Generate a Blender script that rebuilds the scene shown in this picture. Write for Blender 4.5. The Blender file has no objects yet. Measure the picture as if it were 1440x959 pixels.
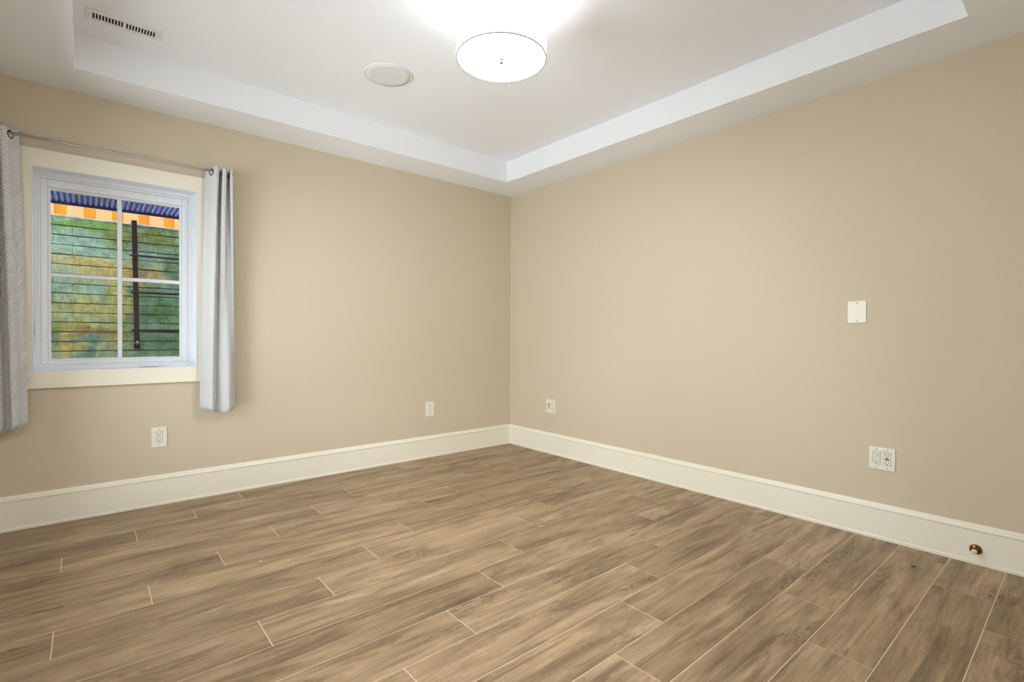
import bpy, bmesh, math, random
from mathutils import Vector, Matrix
random.seed(7)
SC = bpy.context.scene
COL = SC.collection
PI = math.pi

# ------------------------------------------------------------------ camera
CZ = 1.0651
yaw, pit, rol = 0.866115, -0.0104423, 0.0052505
Fv = Vector((math.cos(yaw)*math.cos(pit), math.sin(yaw)*math.cos(pit), math.sin(pit)))
Rv = Fv.cross(Vector((0, 0, 1))).normalized()
Uv = Rv.cross(Fv)
R2 = Rv*math.cos(rol) + Uv*math.sin(rol)
U2 = -Rv*math.sin(rol) + Uv*math.cos(rol)
cd = bpy.data.cameras.new('camera')
cam = bpy.data.objects.new('camera', cd)
COL.objects.link(cam)
M4 = Matrix((R2, U2, -Fv)).transposed().to_4x4()
M4.translation = Vector((0, 0, CZ))
cam.matrix_world = M4
cd.sensor_width = 36
cd.lens = 702.25/1440*36
cd.clip_start = 0.02
SC.camera = cam

# ------------------------------------------------------------------ world, lights, exposure
SC.view_settings.view_transform = 'Standard'
SC.view_settings.look = 'None'
SC.view_settings.gamma = 1
SC.view_settings.use_curve_mapping = False
SC.view_settings.exposure = 0.0
w = bpy.data.worlds.new('sky')
SC.world = w
w.use_nodes = True
bg = w.node_tree.nodes['Background']
bg.inputs[0].default_value = (0.80, 0.88, 1.0, 1)
bg.inputs[1].default_value = 17.0

def light(name, kind, loc, power, size=0.1, color=(1, 1, 1), direction=None):
    l = bpy.data.lights.new(name, kind)
    l.energy = power
    l.color = color
    if kind == 'AREA':
        l.shape = 'DISK'
        l.size = size
    elif kind == 'SUN':
        l.angle = size
    else:
        l.shadow_soft_size = size
    o = bpy.data.objects.new(name, l)
    COL.objects.link(o)
    o.location = loc
    if direction is not None:
        o.rotation_euler = Vector(direction).to_track_quat('-Z', 'Y').to_euler()
    return o

SHADE_E = 2.2        # glow of the drum lamp's fabric
DIFF_E = 54         # glow of its glass diffuser
BULB_W = 1.6         # bulbs inside, shining out of the open top
HALL_W = 85  # added fill lamp in the hallway, unseen
FILL_COL = (0.82, 0.90, 1.0)  # colour of the fill lamps added at the glass doors
UPF_W = 42         # added upward fill lamp behind the front glass door, unseen
UPL_W = 122         # the same, added behind the left glass door
FILL_L_W = 54        # added fill lamp facing in through the left glass door
HALL_LOC = (-0.75, -1.15, 2.38)
sun = light('sun', 'SUN', (0, 8, 6), 2.0, 0.05, (1.0, 0.93, 0.80), (0.1, 0.05, -1))

# ------------------------------------------------------------------ helpers
def srgb(r, g, b):
    f = lambda c: (c/255/12.92) if c/255 <= .04045 else ((c/255+.055)/1.055)**2.4
    return (f(r), f(g), f(b), 1)

def mat(name, col=(.8, .8, .8, 1), rough=.5, metal=0, bump=0, bscale=200, vary=0, vscale=3):
    m = bpy.data.materials.new(name)
    m.use_nodes = True
    nt = m.node_tree
    b = nt.nodes['Principled BSDF']
    b.inputs['Base Color'].default_value = col
    b.inputs['Roughness'].default_value = rough
    b.inputs['Metallic'].default_value = metal
    tc = nt.nodes.new('ShaderNodeTexCoord')
    if vary:
        n = nt.nodes.new('ShaderNodeTexNoise')
        n.inputs['Scale'].default_value = vscale
        n.inputs['Detail'].default_value = 4
        nt.links.new(tc.outputs['Object'], n.inputs['Vector'])
        mx = nt.nodes.new('ShaderNodeMix')
        mx.data_type = 'RGBA'
        mx.inputs[6].default_value = [c*(1-vary) for c in col[:3]]+[1]
        mx.inputs[7].default_value = [min(1, c*(1+vary)) for c in col[:3]]+[1]
        nt.links.new(n.outputs['Fac'], mx.inputs[0])
        nt.links.new(mx.outputs[2], b.inputs['Base Color'])
    if bump:
        n = nt.nodes.new('ShaderNodeTexNoise')
        n.inputs['Scale'].default_value = bscale
        n.inputs['Detail'].default_value = 3
        nt.links.new(tc.outputs['Object'], n.inputs['Vector'])
        bp = nt.nodes.new('ShaderNodeBump')
        bp.inputs['Strength'].default_value = bump
        bp.inputs['Distance'].default_value = .002
        nt.links.new(n.outputs['Fac'], bp.inputs['Height'])
        nt.links.new(bp.outputs[0], b.inputs['Normal'])
    return m

def emis(name, col, s):
    m = bpy.data.materials.new(name)
    m.use_nodes = True
    nt = m.node_tree
    b = nt.nodes['Principled BSDF']
    b.inputs['Base Color'].default_value = (.85, .85, .83, 1)
    b.inputs['Emission Color'].default_value = col
    b.inputs['Emission Strength'].default_value = s
    return m

def box(bm, x0, x1, y0, y1, z0, z1, bev=0, mi=0):
    v = [bm.verts.new((x, y, z)) for x in (x0, x1) for y in (y0, y1) for z in (z0, z1)]
    fs = [(0, 1, 3, 2), (4, 6, 7, 5), (0, 4, 5, 1), (2, 3, 7, 6), (0, 2, 6, 4), (1, 5, 7, 3)]
    faces = [bm.faces.new([v[i] for i in f]) for f in fs]
    for f in faces:
        f.material_index = mi
    if bev:
        es = list({e for f in faces for e in f.edges})
        r = bmesh.ops.bevel(bm, geom=es, offset=bev, segments=2, profile=.6, affect='EDGES')
        for f in r['faces']:
            f.material_index = mi
    return faces

def lathe(bm, prof, n=48, mtx=None, mi=0, close=False, smooth=True):
    """prof: list of (r, h) revolved about local z"""
    rings = []
    for r, h in prof:
        if r < 1e-6:
            rings.append([bm.verts.new((0, 0, h))])
        else:
            rings.append([bm.verts.new((r*math.cos(2*PI*i/n), r*math.sin(2*PI*i/n), h)) for i in range(n)])
    pairs = list(zip(rings, rings[1:]))
    if close:
        pairs.append((rings[-1], rings[0]))
    for a, b in pairs:
        for i in range(n):
            j = (i+1) % n
            if len(a) == 1 and len(b) == 1:
                continue
            if len(a) == 1:
                f = bm.faces.new((a[0], b[i], b[j]))
            elif len(b) == 1:
                f = bm.faces.new((a[i], b[0], a[j]))
            else:
                f = bm.faces.new((a[i], b[i], b[j], a[j]))
            f.smooth = smooth
            f.material_index = mi
    if mtx is not None:
        vs = [v for rg in rings for v in rg]
        bmesh.ops.transform(bm, matrix=mtx, verts=vs)

def along(axis, loc):
    """matrix that turns local +z to axis, at loc"""
    q = Vector(axis).to_track_quat('Z', 'Y')
    m = q.to_matrix().to_4x4()
    m.translation = Vector(loc)
    return m

def obj(name, bm, m, parent=None, recalc=True, loc=None):
    if recalc:
        bmesh.ops.recalc_face_normals(bm, faces=bm.faces)
    me = bpy.data.meshes.new(name)
    bm.to_mesh(me)
    bm.free()
    for x in (m if isinstance(m, (list, tuple)) else [m]):
        me.materials.append(x)
    o = bpy.data.objects.new(name, me)
    COL.objects.link(o)
    if loc is not None:      # put origin at loc without moving geometry
        me.transform(Matrix.Translation(-Vector(loc)))
        o.location = loc
    if parent is not None:
        o.parent = parent
        if loc is None:
            o.matrix_parent_inverse = Matrix.Translation(-parent.location)
        else:
            o.location = Vector(loc)-parent.location
    return o

def empty(name, loc):
    o = bpy.data.objects.new(name, None)
    COL.objects.link(o)
    o.location = loc
    o.empty_display_size = .05
    return o

def tag(o, label, cat, group=None, kind=None):
    o['label'] = label
    o['category'] = cat
    if group:
        o['group'] = group
    if kind:
        o['kind'] = kind
    return o

def struct(o, label=None):
    o['kind'] = 'structure'
    if label:
        o['label'] = label
    return o

NB = bmesh.new

# ------------------------------------------------------------------ dimensions
XR, YB, HC, HT = 3.2014, 3.7927, 2.44, 2.62     # right wall, window wall, soffit, tray height
XL, YF = -0.45, 0.0                              # left wall, doorway wall
TX0, TX1, TY0, TY1 = -0.048, 2.868, 0.378, 3.452
WX0, WX1, WZ0, WZ1 = -0.232, 0.541, 0.853, 1.985  # window opening
WT = 0.20
DX0, DX1, DZ1 = -0.34, 0.60, 2.05                # doorway behind the camera

# ------------------------------------------------------------------ materials
m_wall = mat('wall_paint', srgb(212, 198, 173), .75, bump=.25, bscale=260)
m_ceil = mat('ceiling_paint', srgb(245, 246, 248), .8, bump=.12, bscale=260)
m_trim = mat('trim_paint', srgb(246, 239, 220), .38, bump=.05, bscale=60)
m_vinyl = mat('white_vinyl', srgb(236, 238, 242), .3)
m_plate = mat('plate_plastic', srgb(240, 234, 218), .32)
m_device = mat('device_plastic', srgb(228, 221, 204), .35)
m_slot = mat('dark_slot', srgb(70, 58, 48), .6)
m_screw = mat('screw_metal', srgb(170, 163, 150), .35, .8)
m_chrome = mat('chrome', srgb(200, 200, 200), .15, 1)
m_rod = mat('brushed_silver', srgb(196, 190, 186), .3, .6)
m_bronze = mat('grommet_bronze', srgb(104, 66, 46), .35, .85)
m_brass = mat('aged_brass', srgb(138, 92, 48), .25, 1, vary=.2, vscale=40)
m_rubber = mat('white_rubber', srgb(232, 222, 205), .5)
m_black = mat('black_iron', srgb(38, 30, 30), .5, .3, vary=.3, vscale=30)
m_rust = mat('dark_rusty_iron', srgb(58, 34, 28), .6, .2, vary=.45, vscale=14)
m_grate = mat('galvanised_bar', srgb(158, 160, 235), .5, .2, vary=.15, vscale=20)
m_navy = mat('navy_iron', srgb(26, 28, 66), .5, .2)
m_hallw = mat('hall_paint', srgb(222, 214, 196), .8)
m_vent = mat('vent_enamel', srgb(236, 235, 234), .4)
m_dark = mat('cavity_shade', srgb(44, 38, 38), .9)
m_spk = mat('speaker_grille', srgb(232, 231, 228), .7)

def floor_material():
    m = bpy.data.materials.new('wood_look_tile')
    m.use_nodes = True
    nt = m.node_tree
    N, L = nt.nodes.new, nt.links.new
    b = nt.nodes['Principled BSDF']
    geo = N('ShaderNodeNewGeometry')
    at = N('ShaderNodeAttribute')
    at.attribute_name = 'plank'
    sep = N('ShaderNodeSeparateColor')
    L(at.outputs['Color'], sep.inputs[0])
    off = N('ShaderNodeVectorMath')
    off.operation = 'SCALE'
    off.inputs['Scale'].default_value = 31
    L(at.outputs['Vector'], off.inputs[0])
    pos = N('ShaderNodeVectorMath')
    pos.operation = 'ADD'
    L(geo.outputs['Position'], pos.inputs[0])
    L(off.outputs[0], pos.inputs[1])

    def noise(sx, sy, scale, detail=4, rough=.55, dist=0.0):
        mp = N('ShaderNodeMapping')
        mp.inputs['Scale'].default_value = (sx, sy, 1)
        L(pos.outputs[0], mp.inputs[0])
        n = N('ShaderNodeTexNoise')
        n.inputs['Scale'].default_value = scale
        n.inputs['Detail'].default_value = detail
        n.inputs['Roughness'].default_value = rough
        n.inputs['Distortion'].default_value = dist
        L(mp.outputs[0], n.inputs['Vector'])
        return n.outputs['Fac']

    def ramp(fac, *stops):
        r = N('ShaderNodeValToRGB')
        els = r.color_ramp.elements
        while len(els) < len(stops):
            els.new(.5)
        for e, (p, c) in zip(els, stops):
            e.position = p
            e.color = c if len(c) == 4 else (c[0], c[0], c[0], 1)
        L(fac, r.inputs[0])
        return r.outputs[0]

    def mix(fac, a, c, mode='MIX'):
        x = N('ShaderNodeMix')
        x.data_type = 'RGBA'
        x.blend_type = mode
        if isinstance(fac, float):
            x.inputs[0].default_value = fac
        else:
            L(fac, x.inputs[0])
        for i, v in ((6, a), (7, c)):
            if isinstance(v, tuple):
                x.inputs[i].default_value = v
            else:
                L(v, x.inputs[i])
        return x.outputs[2]

    broad = noise(1.3, 7, 1.5, 5, .6, .6)
    base = ramp(broad, (.30, srgb(144, 118, 89)), (.45, srgb(172, 144, 112)), (.60, srgb(190, 161, 127)), (.75, srgb(205, 176, 141)))
    # long darker streaks along the plank
    st = noise(.8, 8, 1.5, 6, .65, 1.3)
    stf = ramp(st, (.50, (0,)), (.60, (.55,)), (.72, (.9,)))
    col = mix(stf, base, srgb(122, 98, 72))
    # fine grain
    fg = noise(5, 150, 1.0, 5, .7, .3)
    fgf = ramp(fg, (.35, (.78,)), (.6, (1.06,)))
    col = mix(.9, col, fgf, 'MULTIPLY')
    mg_ = noise(3.5, 58, 1.0, 5, .75, .5)
    mgf = ramp(mg_, (.36, (.80,)), (.62, (1.08,)))
    col = mix(.85, col, mgf, 'MULTIPLY')
    # saw-cut cross ticks
    tk = noise(90, 22, 1.0, 3, .6)
    tkf = ramp(tk, (.35, (.93,)), (.55, (1.0,)))
    col = mix(.7, col, tkf, 'MULTIPLY')
    # smoky dark patches and knots
    kn = noise(1.9, 5.5, 1.0, 3, .5, .8)
    knf = ramp(kn, (.53, (0,)), (.66, (.9,)))
    rag = noise(12, 42, 1.0, 6, .72, 2.0)
    ragf = ramp(rag, (.40, (0,)), (.64, (1,)))
    kf = mix(1.0, knf, ragf, 'MULTIPLY')
    col = mix(kf, col, srgb(84, 63, 42))
    # per plank tone
    tone = ramp(sep.outputs[0], (0, srgb(226, 224, 220)), (.5, srgb(240, 240, 238)), (1, (1, 1, 1, 1)))
    col = mix(1.0, col, tone, 'MULTIPLY')
    L(col, b.inputs['Base Color'])
    b.inputs['Roughness'].default_value = .42
    b.inputs['Specular IOR Level'].default_value = .4
    bp = N('ShaderNodeBump')
    bp.inputs['Strength'].default_value = .12
    bp.inputs['Distance'].default_value = .001
    L(fg, bp.inputs['Height'])
    L(bp.outputs[0], b.inputs['Normal'])
    return m

m_floor = floor_material()
m_grout = mat('grout', srgb(226, 203, 174), .85, bump=.2, bscale=300)

# ------------------------------------------------------------------ floor
def build_floor():
    bm = NB()
    PW, PL, ST = .1946, 1.1525, .2882
    x0, x1, y0, y1 = -1.70, XR, -2.1, YB
    g = .0021
    cols = []
    k = -2
    while True:
        yt = 3.571 - PW*k
        yb = yt-PW
        if yt < y0:
            break
        a, c = max(yb, y0), min(yt, y1)
        if c > a+.002:
            xj = (1.634 - ST*k) % PL - 4*PL
            while xj < x1:
                xa, xb = max(xj, x0), min(xj+PL, x1)
                if xb > xa+.004:
                    r = [random.random() for _ in range(3)]
                    b = .0008
                    top = [bm.verts.new(p) for p in ((xa+g, a+g, 0), (xb-g, a+g, 0), (xb-g, c-g, 0), (xa+g, c-g, 0))]
                    bot = [bm.verts.new(p) for p in ((xa+g-b, a+g-b, -.0014), (xb-g+b, a+g-b, -.0014), (xb-g+b, c-g+b, -.0014), (xa+g-b, c-g+b, -.0014))]
                    fs = [bm.faces.new(top)]
                    for i in range(4):
                        fs.append(bm.faces.new((bot[i], bot[(i+1) % 4], top[(i+1) % 4], top[i])))
                    cols += [r]*5
                xj += PL
        k += 1
    v = [bm.verts.new(p) for p in ((x0, y0, -.001), (x1, y0, -.001), (x1, y1, -.001), (x0, y1, -.001))]
    f = bm.faces.new(v)
    f.material_index = 1
    cols.append([0, 0, 0])
    n0 = len(cols)
    fb = box(bm, x0-.1, x1+.1, y0-.1, y1+.1, -.2, -.003, mi=1)
    cols += [[0, 0, 0]]*len(fb)
    o = obj('floor', bm, [m_floor, m_grout], recalc=False)
    a = o.data.attributes.new('plank', 'FLOAT_COLOR', 'FACE')
    for i, c in enumerate(cols):
        a.data[i].color = (c[0], c[1], c[2], 1)
    struct(o, 'brown wood-look plank tile floor with pale grout lines')
build_floor()

# ------------------------------------------------------------------ walls
def wall_with_hole(name, x0, x1, y0, y1, z1, hx0, hx1, hz0, hz1, m):
    bm = NB()
    box(bm, x0, hx0, y0, y1, 0, z1)
    box(bm, hx1, x1, y0, y1, 0, z1)
    box(bm, hx0, hx1, y0, y1, hz1, z1)
    if hz0 > 0:
        box(bm, hx0, hx1, y0, y1, 0, hz0)
    return struct(obj(name, bm, m))

wall_with_hole('wall_back', XL-.12, XR+.12, YB, YB+WT, HT+.1, WX0, WX1, WZ0, WZ1, m_wall)['label'] = 'beige painted wall with the window in it'
QX0, QX1, QZ0, QZ1 = .95, 2.65, 0, 2.10       # opening added behind the camera to let in fill light
wall_with_hole('wall_front', XL-.12, .9, YF-.12, YF, HT+.1, DX0, DX1, 0, DZ1, m_wall)
wall_with_hole('wall_front_opening', .9, XR+.12, YF-.12, YF, HT+.1, QX0, QX1, QZ0, QZ1, m_wall)  # its opening is added for the fill lamp outside
bm = NB(); box(bm, XR, XR+.12, YF, YB, 0, HT+.1)
struct(obj('wall_right', bm, m_wall), 'long beige painted wall on the right')
PY0, PY1 = 1.15, 3.45                             # opening added in the left wall for fill light, out of view
bm = NB()
box(bm, XL-.12, XL, YF, PY0, 0, HT+.1)
box(bm, XL-.12, XL, PY1, YB, 0, HT+.1)
box(bm, XL-.12, XL, PY0, PY1, 2.10, HT+.1)
struct(obj('wall_left', bm, m_wall))
# added boxes outside both glass doors, shut out the sky and hold fill lamps
bm = NB()
box(bm, .97, 1.02, -1.30, -.12, 0, 2.7)
box(bm, 2.65, 2.70, -1.30, -.12, 0, 2.7)
box(bm, .97, 2.70, -1.35, -1.30, 0, 2.7)
box(bm, .97, 2.70, -1.35, -.12, 2.7, 2.75)
struct(obj('wall_fill_box_front', bm, m_hallw))
bm = NB()
box(bm, -1.55, XL-.12, PY0-.05, PY0, 0, 2.7)
box(bm, -1.55, XL-.12, PY1, PY1+.05, 0, 2.7)
box(bm, -1.60, -1.55, PY0-.05, PY1+.05, 0, 2.7)
box(bm, -1.60, XL-.12, PY0-.05, PY1+.05, 2.7, 2.75)
struct(obj('wall_fill_box_left', bm, m_hallw))

# tray ceiling: one mesh, soffit ring, risers, raised field
bm = NB()
e = .0
box(bm, XL-.12, TX0, YF-.12, YB+WT, HC, HT+.1)
box(bm, TX1, XR+.12, YF-.12, YB+WT, HC, HT+.1)
box(bm, TX0, TX1, YF-.12, TY0, HC, HT+.1)
box(bm, TX0, TX1, TY1, YB+WT, HC, HT+.1)
box(bm, TX0, TX1, TY0, TY1, HT, HT+.1)
struct(obj('ceiling', bm, m_ceil), 'white tray ceiling with a raised middle')

# hallway the photographer stands at the edge of
bm = NB()
box(bm, -1.72, -1.60, -2.1, -.12, 0, HC)
struct(obj('wall_hall_left', bm, m_hallw))
bm = NB()
box(bm, .85, .97, -2.1, -.12, 0, HC)
struct(obj('wall_hall_right', bm, m_hallw))
bm = NB()
box(bm, -1.72, .97, -2.2, -2.1, 0, HC)
struct(obj('wall_hall_back', bm, m_hallw))
bm = NB()
box(bm, -1.72, XL-.12, -.12, 0, 0, HC)
struct(obj('wall_hall_front', bm, m_hallw))
bm = NB()
box(bm, -1.72, .97, -2.2, -.12, HC, HC+.1)
struct(obj('ceiling_hall', bm, m_ceil))

# baseboards: moulded profile (thickness out from wall, height)
BH = .187
PROF = [(0, 0), (.020, 0), (.020, .013), (.016, .018), (.015, .156), (.0195, .160), (.0195, .166), (.0150, .170), (.0125, .180), (.007, .187), (0, .187)]
def baseboard(name, p0, p1, out, miter0, miter1):
    """p0->p1 along the wall foot, out = unit vector into the room, miter = extra shortening per metre of thickness"""
    bm = NB()
    p0, p1, out = Vector(p0), Vector(p1), Vector(out)
    d = (p1-p0).normalized()
    A = [bm.verts.new(p0 + out*t + d*t*miter0 + Vector((0, 0, z))) for t, z in PROF]
    B = [bm.verts.new(p1 + out*t - d*t*miter1 + Vector((0, 0, z))) for t, z in PROF]
    n = len(PROF)
    for i in range(n):
        j = (i+1) % n
        bm.faces.new((A[i], A[j], B[j], B[i]))
    bm.faces.new(A)
    bm.faces.new(B[::-1])
    return struct(obj(name, bm, m_trim))
baseboard('baseboard_back', (XL, YB, 0), (XR, YB, 0), (0, -1, 0), 1, 1)
baseboard('baseboard_right', (XR, YB, 0), (XR, YF, 0), (-1, 0, 0), 1, 0)
baseboard('baseboard_left', (XL, PY1+.09, 0), (XL, YB, 0), (1, 0, 0), 0, 1)

# door casing on the room side of the doorway (behind the lens) and its jamb lining
bm = NB()
box(bm, DX0, DX0+.02, -.12, 0, 0, DZ1-.02)
box(bm, DX1-.02, DX1, -.12, 0, 0, DZ1-.02)
box(bm, DX0, DX1, -.12, 0, DZ1-.02, DZ1)
box(bm, DX0-.07, DX0+.005, 0, .015, 0, DZ1+.07, .002)
box(bm, DX1-.005, DX1+.07, 0, .015, 0, DZ1+.07, .002)
box(bm, DX0+.005, DX1-.005, 0, .015, DZ1-.005, DZ1+.07, .002)
struct(obj('door_1', bm, m_trim))

# ------------------------------------------------------------------ window
def rect_ring(bm, x0, x1, z0, z1, l, r, b, t, y0, y1, bev=0):
    """frame around outer rect; widths l r b t; y0 front y1 back"""
    box(bm, x0, x0+l, y0, y1, z0, z1, bev)
    box(bm, x1-r, x1, y0, y1, z0, z1, bev)
    box(bm, x0+l, x1-r, y0, y1, z0, z0+b, bev)
    box(bm, x0+l, x1-r, y0, y1, z1-t, z1, bev)

win = struct(empty('window_1', ((WX0+WX1)/2, YB, WZ0)), 'white four-pane window with flat cream casing')
bm = NB()
cw = .092
# casing: four flat boards
box(bm, WX0-cw, WX0, YB-.019, YB, WZ0-cw, WZ1+cw, .0015)
box(bm, WX1, WX1+cw, YB-.019, YB, WZ0-cw, WZ1+cw, .0015)
box(bm, WX0, WX1, YB-.019, YB, WZ1, WZ1+cw, .0015)
box(bm, WX0, WX1, YB-.019, YB, WZ0-cw, WZ0, .0015)
obj('window_casing', bm, m_trim, win)
bm = NB()
JD = .085
jt = .006
rect_ring(bm, WX0, WX1, WZ0, WZ1, jt, jt, jt, jt, YB-.021, YB+JD)
obj('window_jamb', bm, m_vinyl, win)
# vinyl frame, stepped
bm = NB()
FX0, FX1, FZ0, FZ1 = WX0, WX1, WZ0, WZ1
rect_ring(bm, FX0, FX1, FZ0, FZ1, .022, .024, .026, .026, YB+JD, YB+WT, .003)
rect_ring(bm, FX0+.022, FX1-.024, FZ0+.026, FZ1-.026, .009, .010, .008, .012, YB+JD+.010, YB+WT, .002)
obj('window_frame', bm, m_vinyl, win)
bm = NB()
SX0, SX1, SZ0, SZ1 = FX0+.031, FX1-.034, FZ0+.034, FZ1-.038
GX0, GX1, GZ0, GZ1 = -.160, .4625, .918, 1.892
ys = YB+JD+.022
rect_ring(bm, SX0, SX1, SZ0, SZ1, GX0-SX0-.012, SX1-GX1-.012, GZ0-SZ0-.012, SZ1-GZ1-.012, ys, ys+.05, .004)
rect_ring(bm, GX0-.012, GX1+.012, GZ0-.012, GZ1+.012, .012, .012, .012, .012, ys+.012, ys+.045, .003)
obj('sash', bm, m_vinyl, win)
yg = ys+.028
bm = NB()
MX, MZ = .153, 1.403
box(bm, MX-.011, MX+.011, yg-.012, yg+.012, GZ0, GZ1, .003)
box(bm, GX0, MX-.011, yg-.012, yg+.012, MZ-.011, MZ+.011, .003)
box(bm, MX+.011, GX1, yg-.012, yg+.012, MZ-.011, MZ+.011, .003)
obj('muntin', bm, m_vinyl, win)
# glass (thin pane)
mg = bpy.data.materials.new('window_glass')
mg.use_nodes = True
nt = mg.node_tree
nt.nodes.clear()
out = nt.nodes.new('ShaderNodeOutputMaterial')
tr = nt.nodes.new('ShaderNodeBsdfTransparent')
tr.inputs[0].default_value = (.96, .98, .97, 1)
gl = nt.nodes.new('ShaderNodeBsdfGlossy')
gl.inputs['Roughness'].default_value = .02
fr = nt.nodes.new('ShaderNodeFresnel')
fr.inputs[0].default_value = 1.35
ms = nt.nodes.new('ShaderNodeMixShader')
nt.links.new(fr.outputs[0], ms.inputs[0])
nt.links.new(tr.outputs[0], ms.inputs[1])
nt.links.new(gl.outputs[0], ms.inputs[2])
nt.links.new(ms.outputs[0], out.inputs[0])
bm = NB()
v = [bm.verts.new(p) for p in ((GX0, yg+.003, GZ0), (GX1, yg+.003, GZ0), (GX1, yg+.003, GZ1), (GX0, yg+.003, GZ1))]
bm.faces.new(v)
obj('glass', bm, mg, win)
# folding crank on the bottom rail
bm = NB()
yc = YB+JD
box(bm, .245, .345, yc-.020, yc, WZ0+.006, WZ0+.024, .005)
box(bm, .262, .350, yc-.030, yc-.019, WZ0+.010, WZ0+.021, .004)
lathe(bm, [(0, -.012), (.006, -.011), (.007, 0), (.0055, .010), (0, .012)], 16, along((0, -.2, 1), (.258, yc-.024, WZ0+.017)))
obj('crank_handle', bm, m_vinyl, win)
# lock lever on the left frame
bm = NB()
box(bm, WX0+.005, WX0+.019, yc-.008, yc, 1.02, 1.11, .003)
box(bm, WX0+.008, WX0+.016, yc-.022, yc-.006, 1.055, 1.115, .003)
obj('lock_lever', bm, m_vinyl, win)

# ------------------------------------------------------------------ outside: window well
YW = 4.693           # face of the far well wall
WTOP = 1.885
def brick_material():
    m = bpy.data.materials.new('painted_brick')
    m.use_nodes = True
    nt = m.node_tree
    N, L = nt.nodes.new, nt.links.new
    b = nt.nodes['Principled BSDF']
    b.inputs['Roughness'].default_value = .55
    tc = N('ShaderNodeTexCoord')
    def noise(scale, detail, mp_scale=(1, 1, 1), loc=(0, 0, 0)):
        mp = N('ShaderNodeMapping')
        mp.inputs['Scale'].default_value = mp_scale
        mp.inputs['Location'].default_value = loc
        L(tc.outputs['Object'], mp.inputs[0])
        n = N('ShaderNodeTexNoise')
        n.inputs['Scale'].default_value = scale
        n.inputs['Detail'].default_value = detail
        L(mp.outputs[0], n.inputs['Vector'])
        return n.outputs['Fac']
    def ramp(fac, stops):
        r = N('ShaderNodeValToRGB')
        els = r.color_ramp.elements
        while len(els) < len(stops):
            els.new(.5)
        for e, (p, c) in zip(els, stops):
            e.position = p
            e.color = c
        L(fac, r.inputs[0])
        return r.outputs[0]
    def mix(fac, a, c, mode='MIX'):
        x = N('ShaderNodeMix')
        x.data_type = 'RGBA'
        x.blend_type = mode
        if isinstance(fac, float):
            x.inputs[0].default_value = fac
        else:
            L(fac, x.inputs[0])
        for i, v in ((6, a), (7, c)):
            if isinstance(v, tuple):
                x.inputs[i].default_value = v
            else:
                L(v, x.inputs[i])
        return x.outputs[2]
    W, K = (1, 1, 1, 1), (0, 0, 0, 1)
    base = ramp(noise(2.6, 4), [(.35, srgb(150, 196, 160)), (.5, srgb(184, 222, 196)), (.66, srgb(190, 220, 168))])
    # yellow and ochre blobs are patches of light put into the colour, each with its own place
    sx = N('ShaderNodeSeparateXYZ')
    wob = N('ShaderNodeTexNoise')
    wob.inputs['Scale'].default_value = 7
    wob.inputs['Detail'].default_value = 3
    L(tc.outputs['Object'], wob.inputs['Vector'])
    wv = N('ShaderNodeVectorMath'); wv.operation = 'SUBTRACT'; wv.inputs[1].default_value = (.5, .5, .5)
    L(wob.outputs['Color'], wv.inputs[0])
    ws = N('ShaderNodeVectorMath'); ws.operation = 'SCALE'; ws.inputs['Scale'].default_value = .22
    L(wv.outputs[0], ws.inputs[0])
    wa = N('ShaderNodeVectorMath'); wa.operation = 'ADD'
    L(tc.outputs['Object'], wa.inputs[0]); L(ws.outputs[0], wa.inputs[1])
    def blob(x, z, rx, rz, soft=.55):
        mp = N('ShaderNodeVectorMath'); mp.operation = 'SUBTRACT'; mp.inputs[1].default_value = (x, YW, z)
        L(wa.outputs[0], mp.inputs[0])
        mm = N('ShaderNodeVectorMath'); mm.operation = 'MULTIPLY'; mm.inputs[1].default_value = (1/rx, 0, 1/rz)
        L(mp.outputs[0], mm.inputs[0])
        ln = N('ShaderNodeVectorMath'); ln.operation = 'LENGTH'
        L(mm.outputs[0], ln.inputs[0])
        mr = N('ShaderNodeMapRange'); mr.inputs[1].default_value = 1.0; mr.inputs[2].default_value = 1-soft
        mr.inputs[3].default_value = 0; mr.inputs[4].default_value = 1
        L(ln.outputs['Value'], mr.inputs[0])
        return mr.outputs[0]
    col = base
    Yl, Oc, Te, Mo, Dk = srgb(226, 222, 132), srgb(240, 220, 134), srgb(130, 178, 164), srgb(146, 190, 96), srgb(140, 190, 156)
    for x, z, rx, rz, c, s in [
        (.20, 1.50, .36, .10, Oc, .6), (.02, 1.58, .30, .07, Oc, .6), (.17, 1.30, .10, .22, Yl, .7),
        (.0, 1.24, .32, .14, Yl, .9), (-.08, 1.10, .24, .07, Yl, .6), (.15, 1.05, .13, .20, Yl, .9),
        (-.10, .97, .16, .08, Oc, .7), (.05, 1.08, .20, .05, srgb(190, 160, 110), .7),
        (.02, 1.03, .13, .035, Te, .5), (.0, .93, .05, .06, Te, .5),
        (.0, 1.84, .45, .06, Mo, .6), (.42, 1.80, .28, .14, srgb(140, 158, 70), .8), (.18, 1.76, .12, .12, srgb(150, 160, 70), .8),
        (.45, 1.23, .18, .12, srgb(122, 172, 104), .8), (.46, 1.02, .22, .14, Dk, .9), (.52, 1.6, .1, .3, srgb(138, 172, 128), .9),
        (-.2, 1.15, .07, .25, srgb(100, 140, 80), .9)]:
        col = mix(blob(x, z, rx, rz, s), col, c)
    sp = ramp(noise(60, 3), [(.30, srgb(150, 158, 140)), (.42, W)])
    col = mix(.55, col, sp, 'MULTIPLY')
    fine = ramp(noise(24, 5), [(.35, srgb(205, 205, 200)), (.65, W)])
    col = mix(.8, col, fine, 'MULTIPLY')
    L(col, b.inputs['Base Color'])
    bp = N('ShaderNodeBump')
    bp.inputs['Strength'].default_value = .9
    bp.inputs['Distance'].default_value = .006
    L(noise(55, 5), bp.inputs['Height'])
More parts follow.
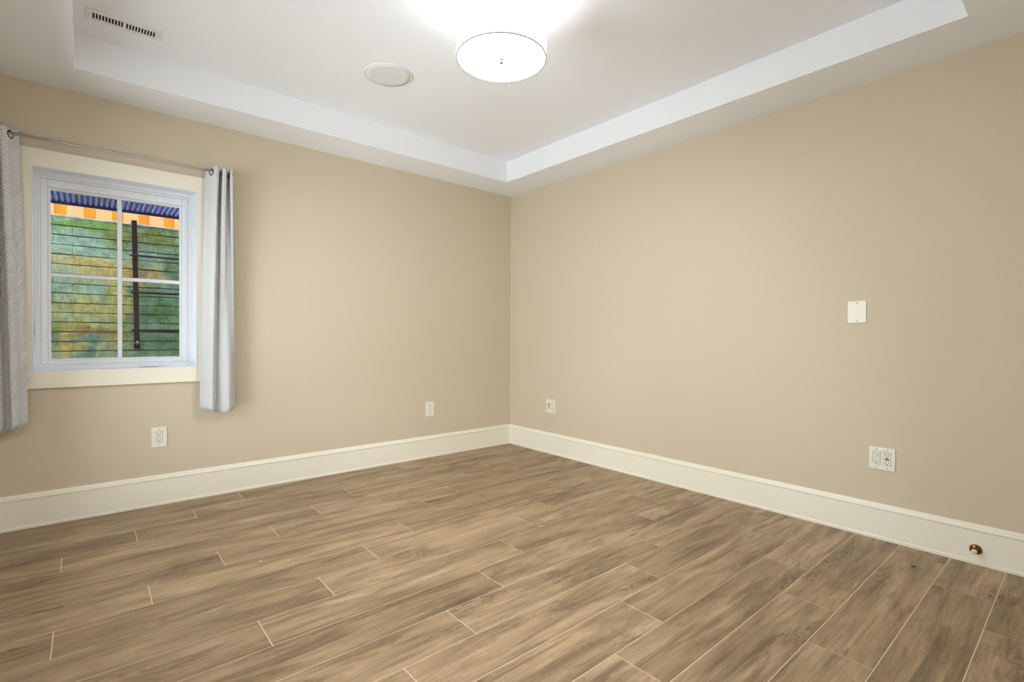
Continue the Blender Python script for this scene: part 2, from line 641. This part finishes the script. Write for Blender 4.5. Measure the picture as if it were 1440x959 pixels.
    L(bp.outputs[0], b.inputs['Normal'])
    return m
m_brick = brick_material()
m_mortar = mat('well_mortar', srgb(74, 92, 74), .9, vary=.3, vscale=10)
m_cap = mat('wall_cap_concrete', srgb(104, 110, 104), .9, bump=.8, bscale=60, vary=.25, vscale=12)
m_soil = mat('gravel', srgb(110, 105, 95), .95, bump=1, bscale=50, vary=.3, vscale=30)

def brick_wall(name, x0, x1, yface, zt, zb):
    bm = NB()
    c = .0676
    z = zt
    row = 0
    while z > zb:
        x = x0 - (.1 if row % 2 else 0) - .03
        while x < x1:
            a, b2 = max(x, x0), min(x+.2, x1)
            if b2-a > .01:
                p = random.uniform(-.0025, .0025)
                tl = random.uniform(-.0015, .0015)
                box(bm, a+.0005, b2-.0005, yface+p, yface+.06, z-c+.006+tl, z-.0005+tl, .0022)
            x += .2
        z -= c
        row += 1
    box(bm, x0, x1, yface+.0095, yface+.14, zb, zt-.004, mi=1)
    return struct(obj(name, bm, [m_brick, m_mortar]), 'green stained brick wall outside the window, yellow light patches painted in')
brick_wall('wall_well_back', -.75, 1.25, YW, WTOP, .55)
bm = NB(); box(bm, -.75, -.63, YB+WT, YW, .55, WTOP)
struct(obj('wall_well_left', bm, m_mortar))
bm = NB(); box(bm, 1.13, 1.25, YB+WT, YW, .55, WTOP)
struct(obj('wall_well_right', bm, m_mortar))
bm = NB(); box(bm, -.63, 1.13, YB+WT, YW, .45, .55)
struct(obj('floor_well', bm, m_soil))
# uneven mortar cap on the wall top
bm = NB()
n = 60
random.seed(3)
pr = []
for i in range(n+1):
    x = -.75+2.0*i/n
    h = WTOP+.003+random.uniform(0, .005)
    f = YW-.004+random.uniform(-.004, .004)
    pr.append([bm.verts.new(p) for p in ((x, f, WTOP-.004+random.uniform(-.003, .001)), (x, f+.006, h), (x, YW+.2, h), (x, YW+.2, WTOP-.004))])
for a, b2 in zip(pr, pr[1:]):
    for i in range(4):
        j = (i+1) % 4
        bm.faces.new((a[i], a[j], b2[j], b2[i]))
bm.faces.new(pr[0]); bm.faces.new(pr[-1][::-1])
struct(obj('trim_1', bm, m_cap), 'pale uneven mortar cap along the well wall')
bm = NB(); box(bm, -3, 4, YW+.2, 7.5, 1.5, 1.87)
struct(obj('ground', bm, m_soil))
# outside face of the house, so the sun only reaches the well from above
bm = NB(); box(bm, -2.5, 4, YB+WT, YB+WT+.06, 2.05, 4.6)
struct(obj('wall_outside', bm, m_hallw))

# grate over the well
grate = tag(empty('window_well_grate', (.2, 4.3, 1.957)), 'bluish barred steel grate covering the top of the window well', 'grate')
gz0, gz1 = 1.966, 1.990
bm = NB()
x = -.60
while x < 1.1:
    box(bm, x-.0065, x+.0065, YB+WT+.09, 4.607, gz0, gz1)
    x += .0295
obj('bearing_bars', bm, m_grate, grate)
bm = NB()
y = YB+WT+.12
while y < 4.6:
    box(bm, -.62, 1.12, y-.004, y+.004, gz0+.007, gz1+.002)
    y += .052
obj('cross_bars', bm, m_navy, grate)
bm = NB()
box(bm, -.625, 1.125, 4.607, 4.625, gz0-.016, gz1+.004, .002)
box(bm, -.625, 1.125, YB+WT+.08, YB+WT+.09, gz0-.016, gz1+.004, .002)
box(bm, -.625, -.615, YB+WT+.09, 4.607, gz0-.016, gz1+.004)
box(bm, 1.115, 1.125, YB+WT+.09, 4.607, gz0-.016, gz1+.004)
obj('rim', bm, m_navy, grate)
for xx in (-.60, 1.10):
    bm = NB()
    ya = 4.615
    box(bm, xx-.02, xx+.02, ya-.02, YW+.09, WTOP+.010, WTOP+.018)
    box(bm, xx-.02, xx+.02, ya-.02, ya-.012, WTOP+.018, gz0-.014)
    obj('bracket', bm, m_navy, grate)
    bm = NB()
    box(bm, xx-.02, xx+.02, YB+WT+.06, YB+WT+.085, gz0-.05, gz0-.01)
    obj('bracket', bm, m_navy, grate)

# escape ladder fixed to the well wall
lad = tag(empty('escape_ladder', (.27, 4.62, .95)), 'dark iron escape ladder fixed to the green brick well wall', 'ladder')
for xr in (.268, .668):
    bm = NB()
    # flat bar rail, slightly leaning, top bent back over the wall
    yr0 = 4.655
    box(bm, xr-.016, xr+.016, yr0-.008, yr0+.004, .955, 1.888, .003)
    box(bm, xr-.016, xr+.016, yr0-.008, YW+.08, 1.900, 1.908, .002)
    box(bm, xr-.016, xr+.016, yr0-.008, yr0, 1.880, 1.906, .002)
    for vv in bm.verts:
        if vv.co.z < 1.87:
            vv.co.x += .016*(1.87-vv.co.z)
    rail = obj('rail', bm, m_rust, lad)
    bm = NB()
    box(bm, xr+.0155-.018, xr+.0155+.018, yr0-.010, YW+.004, .955, .990, .003)
    obj('foot_bracket', bm, m_rust, rail)
    bm = NB()
    lathe(bm, [(0, .014), (.008, .013), (.013, .007), (.013, 0)], 20, along((0, -1, 0), (xr+.0148, yr0-.008, .998)))
    obj('foot_bolt', bm, m_screw, rail)
for zr in (1.647, 1.374, 1.091):
    bm = NB()
    xo = .268+.016*(1.87-zr)
    lathe(bm, [(0, -.03), (.0075, -.03), (.0075, .43), (0, .43)], 16, along((1, 0, 0), (xo, 4.645, zr)))
    obj('rung', bm, m_rust, lad)

# board fence beyond the well
m_cedar = mat('orange_cedar', srgb(178, 120, 0), .7, vary=.22, vscale=9)
m_pine = mat('pale_board', srgb(156, 106, 66), .7, vary=.12, vscale=12)
fen = tag(empty('board_fence', (.4, 5.35, 1.87)), 'orange and tan wooden board fence seen above the well wall', 'fence')
bm = NB()
x0_ = .056-.177*9
x = x0_
while x < 3.0:
    box(bm, x, x+.102, 5.300, 5.318, 1.88, 3.2, .002)
    x += .177
obj('front_boards', bm, m_pine, fen)
bm = NB()
x = x0_-.105
while x < 3.0:
    box(bm, x, x+.135, 5.352, 5.370, 1.88, 3.2, .002)
    x += .177
obj('rear_boards', bm, m_cedar, fen)
bm = NB()
for z in (2.75,):
    box(bm, -1.7, 3.1, 5.318, 5.352, z-.045, z+.045, .002)
obj('fence_rail', bm, m_cedar, fen)

# ------------------------------------------------------------------ curtains
def fabric():
    m = bpy.data.materials.new('white_herringbone_fabric')
    m.use_nodes = True
    nt = m.node_tree
    N, L = nt.nodes.new, nt.links.new
    b = nt.nodes['Principled BSDF']
    b.inputs['Base Color'].default_value = srgb(249, 248, 246)
    b.inputs['Roughness'].default_value = .85
    b.inputs['Sheen Weight'].default_value = .3
    uv = N('ShaderNodeUVMap')
    s = N('ShaderNodeSeparateXYZ')
    L(uv.outputs[0], s.inputs[0])
    def M(op, a, c=None):
        x = N('ShaderNodeMath')
        x.operation = op
        for i, v in ((0, a), (1, c)):
            if v is None:
                continue
            if isinstance(v, (int, float)):
                x.inputs[i].default_value = v
            else:
                L(v, x.inputs[i])
        return x.outputs[0]
    pp = M('PINGPONG', s.outputs[0], .045)
    t = M('ADD', M('MULTIPLY', s.outputs[1], 1.0), M('MULTIPLY', pp, .8))
    wv = M('SINE', M('MULTIPLY', t, 2*PI/.015))
    bp = N('ShaderNodeBump')
    bp.inputs['Strength'].default_value = 1.0
    bp.inputs['Distance'].default_value = .0026
    L(wv, bp.inputs['Height'])
    L(bp.outputs[0], b.inputs['Normal'])
    yr = N('ShaderNodeMix')                      # tone follows the weave relief, a little darker in the grooves
    yr.data_type = 'RGBA'
    yr.inputs[6].default_value = srgb(226, 224, 222)
    yr.inputs[7].default_value = srgb(253, 252, 250)
    L(M('ADD', M('MULTIPLY', wv, .5), .5), yr.inputs[0])
    L(yr.outputs[2], b.inputs['Base Color'])
    tl = N('ShaderNodeBsdfTranslucent')
    tl.inputs[0].default_value = srgb(236, 236, 236)
    ms = N('ShaderNodeMixShader')
    ms.inputs[0].default_value = .06
    L(b.outputs[0], ms.inputs[1])
    L(tl.outputs[0], ms.inputs[2])
    L(ms.outputs[0], nt.nodes['Material Output'].inputs[0])
    return m
m_fab = fabric()
YR = YB-.090          # rod line
ZR = 2.104

def curtain(name, xa, xb, ba, bb, flip, seed, label, ztop=2.146, zbot=.575, halfw=5, A=.040):
    """xa->xb: top extent starting at the window side; ba->bb: bottom extent"""
    rnd = random.Random(seed)
    ph = [rnd.uniform(-.5, .5) for _ in range(6)]
    bm = NB()
    uvl = bm.loops.layers.uv.new('UVMap')
    NU, NV = 110, 60
    grid = []
    U = 0
    for iv in range(NV+1):
        v = iv/NV               # 0 top -> 1 bottom
        row = []
        for iu in range(NU+1):
            u = iu/NU
            t = u*halfw
            k = v**.8
            ss = min(max((t-.75)/.6, 0), 1)
            tm = t*.40 if t < 1 else .40+.60*(t-1)/(halfw-1)      # first fold is the widest
            dr = 1 if xb > xa else -1
            xt = xa+(xb-xa)*tm + dr*.0065*math.sin(2*PI*t)*ss*(1 if t < halfw-.25 else .3)
            xbm = ba+(bb-ba)*(u + .035*math.sin(2*PI*u*1.5+ph[0]))
            x = xt+(xbm-xt)*k
            amp = A*(1-.42*k)
            shape = math.cos(PI*t)
            soft = math.cos(PI*t*.8+ph[1]) * (.9+.25*math.sin(3*u+ph[2])) + .18*math.cos(PI*t*1.9+ph[3])
            y = YR + amp*(shape*(1-k)+soft*k*.85)
            y += .004*math.sin(9*v+5*u+ph[4])*k
            y = min(y, YB-.024 if z_in_casing(x, ztop, zbot, v) else YB-.008)
            scoop = .012*(1-abs(math.cos(PI*t)))
            z = ztop-scoop*(1-v)-(ztop-zbot)*v
            if v > .9:
                z += (v-.9)*10*(.010*math.sin(2.2*PI*u+ph[5]) - .014*math.sin(PI*u) + .016*abs(2*u-1)**3)
            row.append(bm.verts.new((x, y, z)))
        grid.append(row)
    # arc length u
    us = [0]
    for iu in range(NU):
        us.append(us[-1]+(grid[0][iu+1].co-grid[0][iu].co).length)
    for iv in range(NV):
        for iu in range(NU):
            f = bm.faces.new((grid[iv][iu], grid[iv][iu+1], grid[iv+1][iu+1], grid[iv+1][iu]))
            f.smooth = True
            for lp, (a, b2) in zip(f.loops, ((iu, iv), (iu+1, iv), (iu+1, iv+1), (iu, iv+1))):
                lp[uvl].uv = (us[a], grid[b2][a].co.z)
    root = tag(empty(name, ((xa+xb)/2, YR, ztop)), label, 'curtain', 'white curtain panels beside the window')
    o = obj('panel', bm, m_fab, root, recalc=False)
    so = o.modifiers.new('s', 'SOLIDIFY')
    so.thickness = .0022
    so.offset = 0
    # grommets where the cloth crosses the rod
    for g in range(halfw):
        t = g+.5
        x = xa+(xb-xa)*(.2 if g == 0 else .40+.60*(t-1)/(halfw-1))
        slope = Vector(((xb-xa)*(.4 if g == 0 else -.05), -A*PI*math.sin(PI*t), 0)).normalized()
        nrm = Vector((slope.y, -slope.x, 0))
        bm = NB()
        sec = [(.021, 0), (.0185, .0028), (.0175, .0), (.0185, -.0028)]
        rr = [(.0125, -.0018), (.0125, .0018), (.016, .0038), (.021, .0034), (.0245, .0014), (.0245, -.0014), (.021, -.0034), (.016, -.0038)]
        lathe(bm, rr, 32, along(nrm, (x, YR, ZR)), close=True)
        obj('grommet', bm, m_bronze, root)
    return root

def z_in_casing(x, zt, zb, v):
    z = zt-(zt-zb)*v
    return WX0-cw-.01 < x < WX1+cw+.01 and WZ0-cw-.02 < z < WZ1+cw+.02

curtain('curtain', .583, .722, .548, .745, False, 4, 'white herringbone curtain panel hanging right of the window')
curtain('curtain', -.276, -.425, -.243, -.435, True, 9, 'white herringbone curtain panel left of the window, cut by the picture edge', zbot=.56)

# rod
rod = tag(empty('curtain_rod', (.15, YR, ZR)), 'thin silver curtain rod above the window', 'curtain rod')
bm = NB()
lathe(bm, [(0, -.585), (.0075, -.585), (.0075, .585), (0, .585)], 24, along((1, 0, 0), (.150, YR, ZR+.008)))
obj('pole', bm, m_rod, rod)
for xx in (-.43, .728):
    bm = NB()
    sgn = -1 if xx < 0 else 1
    # elbow back to the wall
    lathe(bm, [(0, 0), (.0078, 0), (.0078, YB-YR), (0, YB-YR)], 20, along((0, 1, 0), (xx, YR, ZR+.008)))
    lathe(bm, [(0, 0), (.016, 0), (.017, .003), (.010, .006), (0, .006)], 20, along((0, -1, 0), (xx, YB, ZR+.008)))
    obj('wall_return', bm, m_rod, rod)

# ------------------------------------------------------------------ ceiling light
LX, LY, LZ0, LZ1, LR = 1.435, 1.772, 2.318, 2.500, .203
m_shade = emis('lit_drum_fabric', (.90, .955, 1.0, 1), SHADE_E)
m_diff = emis('lit_glass_diffuser', (.90, .955, 1.0, 1), DIFF_E)
m_band = mat('shade_band', srgb(165, 163, 160), .5)
m_finial = mat('dark_finial', srgb(44, 43, 42), .5)
lamp = tag(empty('ceiling_light', (LX, LY, HT)), 'white drum flush-mount ceiling light, switched on', 'ceiling light')
bm = NB()
lathe(bm, [(LR, LZ0), (LR, LZ1), (LR-.003, LZ1), (LR-.003, LZ0)], 96, Matrix.Translation((LX, LY, 0)), close=True)
shade = obj('lamp_shade', bm, m_shade, lamp)
bm = NB()
for z in (LZ0-.001, LZ1-.003):
    lathe(bm, [(LR+.0012, z), (LR+.0012, z+.004), (LR-.0045, z+.004), (LR-.0045, z)], 96, Matrix.Translation((LX, LY, 0)), close=True)
obj('shade_rim', bm, m_band, shade)
bm = NB()
lathe(bm, [(0, LZ0+.004), (LR-.016, LZ0+.006), (LR-.006, LZ0+.012), (LR-.006, LZ0+.016), (0, LZ0+.010)], 96, Matrix.Translation((LX, LY, 0)))
obj('diffuser', bm, m_diff, lamp)
bm = NB()
lathe(bm, [(0, LZ0-.020), (.006, LZ0-.019), (.009, LZ0-.013), (.0075, LZ0-.007), (.013, LZ0-.003), (.0135, LZ0+.003), (0, LZ0+.003)], 24, Matrix.Translation((LX, LY, 0)))
obj('finial', bm, m_finial, lamp)
bm = NB()      # unseen disc added to block the diffuser's glow onto the ceiling
lathe(bm, [(0, LZ0+.034), (.172, LZ0+.034), (.176, LZ0+.040), (.172, LZ0+.038), (0, LZ0+.038)], 64, Matrix.Translation((LX, LY, 0)))
obj('glow_block_disc', bm, m_vent, lamp)
bm = NB()
lathe(bm, [(0, LZ0+.016), (.005, LZ0+.016), (.005, HT-.03), (0, HT-.03)], 16, Matrix.Translation((LX, LY, 0)))
lathe(bm, [(0, HT), (.065, HT), (.065, HT-.02), (.058, HT-.028), (0, HT-.03)], 48, Matrix.Translation((LX, LY, 0)))
for a in range(3):
    an = a*2*PI/3
    lathe(bm, [(0, 0), (.0025, 0), (.0025, LR-.002), (0, LR-.002)], 8, along((math.cos(an), math.sin(an), 0), (LX, LY, LZ1-.012)))
obj('mount', bm, m_chrome, lamp)
for s in (-1, 1):
    bl = light('bulb', 'POINT', (LX+s*.07, LY, 2.44), BULB_W, .03, (.95, .97, 1))
    bl.parent = lamp
    bl.matrix_parent_inverse = Matrix.Translation(-lamp.location)

# unseen glass doors added behind and left of the camera, fill lamps outside them
def added_glass_door(name, x0, x1, z1, T):
    """leaf in local xz plane at y in [-.10,-.04]; T places it"""
    root = struct(empty(name, T.translation))
    def add(n, fn, m):
        bm = NB()
        fn(bm)
        bmesh.ops.transform(bm, matrix=T, verts=bm.verts)
        return obj(n, bm, m, root)
    add('door_casing', lambda bm: (box(bm, x0-cw, x0, 0, .016, 0, z1+cw), box(bm, x1, x1+cw, 0, .016, 0, z1+cw), box(bm, x0, x1, 0, .016, z1, z1+cw)), m_trim)
    xm_ = (x0+x1)/2
    add('door_frame', lambda bm: (rect_ring(bm, x0, xm_, 0, z1, .05, .05, .08, .05, -.10, -.06, .003), rect_ring(bm, xm_, x1, 0, z1, .05, .05, .08, .05, -.10, -.06, .003)), m_vinyl)
    for a_, b_ in ((x0, xm_), (xm_, x1)):
        def pane(bm):
            bm.faces.new([bm.verts.new(p) for p in ((a_+.05, -.08, .08), (b_-.05, -.08, .08), (b_-.05, -.08, z1-.05), (a_+.05, -.08, z1-.05))])
        add('glass', pane, mg)
def fill_light(loc, sx, sy, power, direction):
    sk = bpy.data.lights.new('fill_light', 'AREA')
    sk.shape = 'RECTANGLE'
    sk.size, sk.size_y, sk.energy, sk.color = sx, sy, power, FILL_COL
    o = bpy.data.objects.new('fill_light', sk)
    COL.objects.link(o)
    o.location = loc
    o.rotation_euler = Vector(direction).to_track_quat('-Z', 'Y').to_euler()
added_glass_door('fill_door_front', QX0+.075, QX1-.005, QZ1, Matrix.Identity(4))
fill_light((1.83, -.62, .06), 1.5, .9, UPF_W, (0, .5, 1))
added_glass_door('fill_door_left', -PY1, -PY0, 2.10, Matrix.Translation((XL, 0, 0)) @ Matrix.Rotation(-PI/2, 4, 'Z'))
fill_light((-1.05, (PY0+PY1)/2, .06), .85, 2.1, UPL_W, (.5, 0, 1))
fill_light((-.74, (PY0+PY1)/2, 1.45), .001+2.1, 1.1, FILL_L_W, (1, .25, -.45))

# added hallway fill light, unseen behind the camera
hl = tag(empty('hall_fill', (HALL_LOC[0], HALL_LOC[1], HC)), 'added round hallway fill light, unseen behind the doorway', 'ceiling light')
bm = NB()
lathe(bm, [(0, HC), (.15, HC), (.15, HC-.02), (.12, HC-.03), (0, HC-.03)], 48, Matrix.Translation((HALL_LOC[0], HALL_LOC[1], 0)))
obj('fixture', bm, m_vent, hl)
a = light('hall_fill_lamp', 'AREA', (HALL_LOC[0], HALL_LOC[1], HC-.035), HALL_W, .26, (.85, .93, 1), (0, 0, -1))
a.parent = hl
a.matrix_parent_inverse = Matrix.Translation(-hl.location)

# ------------------------------------------------------------------ ceiling speaker and vent
sp = tag(empty('ceiling_speaker', (1.377, 2.772, HT)), 'round flush ceiling speaker with a plain white grille', 'speaker')
bm = NB()
lathe(bm, [(.131, HT), (.142, HT), (.142, HT-.004), (.139, HT-.007), (.134, HT-.006), (.131, HT-.004)], 72, Matrix.Translation((1.377, 2.772, 0)), close=True)
obj('bezel', bm, m_vent, sp)
bm = NB()
lathe(bm, [(.1305, HT-.001), (.1305, HT-.0055), (.10, HT-.0062), (0, HT-.0065)], 72, Matrix.Translation((1.377, 2.772, 0)))
obj('grille', bm, m_spk, sp)

vx0, vx1, vy0, vy1 = -.003, .297, 3.140, 3.248
ve = tag(empty('ceiling_vent', ((vx0+vx1)/2, (vy0+vy1)/2, HT)), 'white slotted air register in the tray ceiling', 'vent')
bm = NB()
ix0, ix1, iy0, iy1 = vx0+.026, vx1-.026, vy0+.026, vy1-.026
zt_, zb_ = HT, HT-.006
box(bm, vx0, ix0, vy0, vy1, zb_, zt_, .0025)
box(bm, ix1, vx1, vy0, vy1, zb_, zt_, .0025)
box(bm, ix0, ix1, vy0, iy0, zb_, zt_, .0025)
box(bm, ix0, ix1, iy1, vy1, zb_, zt_, .0025)
box(bm, (ix0+ix1)/2-.006, (ix0+ix1)/2+.006, iy0, iy1, zb_, zt_)
obj('register_frame', bm, m_vent, ve)
bm = NB()
box(bm, ix0, ix1, iy0, iy1, HT-.0012, HT-.0004)  # flat dark sheet paints in the shade of the cavity above the slats
obj('dark_cavity_sheet', bm, m_dark, ve)
def slat(bm, x, dx):
    vs = [bm.verts.new(p) for p in ((x-.0024, iy0, zb_), (x+.0024, iy0, zb_), (x+.0016+dx, iy0, HT-.001), (x-.0016+dx, iy0, HT-.001),
                                    (x-.0024, iy1, zb_), (x+.0024, iy1, zb_), (x+.0016+dx, iy1, HT-.001), (x-.0016+dx, iy1, HT-.001))]
    for f in ((0, 1, 2, 3), (7, 6, 5, 4), (0, 4, 5, 1), (1, 5, 6, 2), (2, 6, 7, 3), (3, 7, 4, 0)):
        bm.faces.new([vs[i] for i in f])
bm = NB()
xm = (ix0+ix1)/2
for i in range(1, 10):
    slat(bm, ix0-.0024+i*(xm-.006-ix0+.0048)/10, .0006)
obj('louvres', bm, m_vent, ve)
bm = NB()
for i in range(1, 10):
    slat(bm, xm+.006-.0024+i*(ix1-xm-.006+.0048)/10, .0016)
obj('louvres', bm, m_vent, ve)
for xx in (vx0+.012, vx1-.012):
    bm = NB()
    lathe(bm, [(.0035, 0), (.003, .0012), (0, .0015)], 12, along((0, 0, -1), (xx, (vy0+vy1)/2, zb_)))
    obj('screw', bm, m_screw, ve)

# ------------------------------------------------------------------ wall plates
def plate(name, wall, c, zc, wdt, hgt, devices, label, cat, screws=True):
    """wall 'B' (window wall, c = x) or 'R' (right wall, c = y).  devices: list of (offset, kind)"""
    # local frame: u right when facing the wall, n out of the wall
    if wall == 'B':
        o, u, n = Vector((c, YB, zc)), Vector((1, 0, 0)), Vector((0, -1, 0))
    else:
        o, u, n = Vector((XR, c, zc)), Vector((0, -1, 0)), Vector((-1, 0, 0))
    z = Vector((0, 0, 1))
    T = Matrix((u, n, z)).transposed().to_4x4()
    T.translation = o
    root = tag(empty(name, o), label, cat)
    def add(pname, fn, m, parent=root):
        bm = NB()
        fn(bm)
        bmesh.ops.transform(bm, matrix=T, verts=bm.verts)
        ob = obj(pname, bm, m, None)
        ob.parent = parent
        ob.matrix_parent_inverse = Matrix.Translation(-root.location) if parent is root else Matrix.Identity(4)
        return ob
    def pl(bm):
        # rounded, domed plate with windows for the devices
        d = .0055
        w2, h2 = wdt/2, hgt/2
        xs = [-w2]
        for off, k in devices:
            xs += [off-.0172, off+.0172]
        xs.append(w2)
        if devices:
            box(bm, -w2, w2, 0, d, .0345, h2, .002)
            box(bm, -w2, w2, 0, d, -h2, -.0345, .002)
            for a, b2 in zip(xs[::2], xs[1::2]):
                box(bm, a, b2, 0, d, -.0345, .0345, .0006)
        else:
            box(bm, -w2, w2, 0, d, -h2, h2, .002)
    plo = add('cover_plate', pl, m_plate)
    scr = [off for off, k in devices] or [0]
    if screws:
        for off in scr:
            for s in (-1, 1):
                add('screw', lambda bm: (lathe(bm, [(.0034, 0), (.003, .0012), (0, .0014)], 14, along((0, 1, 0), (off, .0054, s*.048))),
                                         box(bm, off-.0028, off+.0028, .0062, .0069, s*.048-.0004, s*.048+.0004)), m_screw)
    for off, k in devices:
        body = add('receptacle', lambda bm: (box(bm, off-.0163, off+.0163, .001, .0072, -.0333, .0333, .0012)), m_device)
        if k == 'duplex' or k == 'gfci':
            zs = (.0195, -.0195)
            def slots(bm, zz):
                box(bm, off-.0080, off-.0052, .0070, .0081, zz-.0042+.002, zz+.0042+.002)
                box(bm, off+.0052, off+.0080, .0070, .0081, zz-.0034+.002, zz+.0034+.002)
                lathe(bm, [(.0028, 0), (.0028, .0011), (0, .0011)], 12, along((0, 1, 0), (off, .0070, zz-.0078)))
            def face(bm, zz):
                box(bm, off-.0135, off+.0135, .006, .0078, zz-.0125, zz+.0125, .001)
            for zz in zs:
                s = add('socket_face', lambda bm: face(bm, zz), m_plate, body)
                s = add('slots', lambda bm: slots(bm, zz), m_slot, body)
            if k == 'gfci':
                for zc_ in (.003, -.003):
                    s = add('test_button', lambda bm: box(bm, off-.008, off+.008, .0068, .0090, zc_-.002, zc_+.002, .0005), m_slot, body)
        elif k == 'jack':
            def jack(bm):
                box(bm, off-.0075, off+.0075, .0066, .0078, .004, .019, .0006)
            s = add('data_port', jack, m_slot, body)
            def jack2(bm):
                lathe(bm, [(.0062, 0), (.0062, .004), (.0045, .006), (.0018, .006), (.0018, .003), (0, .003)], 20, along((0, 1, 0), (off, .0066, -.014)))
            s = add('coaxial_port', jack2, m_screw, body)
        elif k == 'rocker':
            def lip(bm):
                box(bm, off-.013, off+.013, .0066, .0088, -.006, .029, .0016)
                box(bm, off-.013, off+.013, .0066, .0078, -.029, -.006, .0012)
            s = add('rocker', lip, m_plate, body)
            s = add('indicator', lambda bm: box(bm, off-.005, off+.005, .0074, .0084, -.020, -.0165, .0004), m_slot, body)
    return root
plate('wall_outlet', 'B', .339, .4235, .080, .124, [(0, 'duplex')], 'white single outlet on the wall below the window', 'outlet')
plate('wall_outlet', 'B', 2.281, .4215, .080, .124, [(0, 'rocker')], 'small cream wall plate on the window wall, nearest the corner', 'outlet')
plate('wall_outlet', 'R', 3.213, .428, .114, .118, [(-.023, 'jack'), (.023, 'duplex')], 'small double outlet plate on the right wall near the corner', 'outlet')
plate('wall_outlet', 'R', .737, .426, .114, .118, [(-.023, 'duplex'), (.023, 'gfci')], 'large double outlet plate low on the right wall', 'outlet')
plate('blank_wall_plate', 'R', .858, 1.205, .086, .118, [], 'cream blank cover plate at switch height on the right wall', 'wall plate')

# ------------------------------------------------------------------ door stop on the right baseboard
DY, DZ = .366, .071
xb_ = XR-.015
ds = tag(empty('door_stop', (xb_, DY, DZ)), 'small round brass door stop with white tip on the baseboard', 'door stop')
bm = NB()
lathe(bm, [(0, 0), (.0225, 0), (.023, .003), (.020, .007), (.014, .011), (.009, .013), (.0085, .030), (.0105, .033), (.0105, .038), (0, .038)], 40, along((-1, 0, 0), (xb_, DY, DZ)))
obj('brass_base', bm, m_brass, ds)
bm = NB()
lathe(bm, [(0, .036), (.0100, .037), (.0108, .040), (.0104, .048), (.007, .052), (0, .053)], 32, along((-1, 0, 0), (xb_, DY, DZ)))
obj('rubber_tip', bm, m_rubber, ds)

# ------------------------------------------------------------------ specks on the floor
def crumb(name, x, y, r, sx, sy, sz, rot, m, label, cat, seed):
    rd = random.Random(seed)
    bm = NB()
    bmesh.ops.create_icosphere(bm, subdivisions=2, radius=1)
    for v in bm.verts:
        v.co *= 1+rd.uniform(-.18, .18)
        v.co = Vector((v.co.x*sx, v.co.y*sy, v.co.z*sz))*r
    zmin = min(v.co.z for v in bm.verts)
    bmesh.ops.transform(bm, matrix=Matrix.Translation((x, y, -zmin)) @ Matrix.Rotation(rot, 4, 'Z'), verts=bm.verts)
    o = obj(name, bm, m, loc=(x, y, 0))
    for p in o.data.polygons:
        p.use_smooth = True
    tag(o, label, cat)
m_crumb = mat('plaster_crumb', srgb(214, 196, 170), .8)
m_bit = mat('dark_bark', srgb(70, 50, 32), .8)
CRUMBS = True
crumb('plaster_crumb', .613, 2.517, .006, 1.2, 1, .8, .4, m_crumb, 'tiny pale crumb lying on a floor plank, left of centre', 'crumb', 2)
crumb('wood_chip', 2.924, .549, .008, 1.2, .35, .3, -.9, m_bit, 'tiny dark chip on the floor in front of the right baseboard', 'debris', 5)
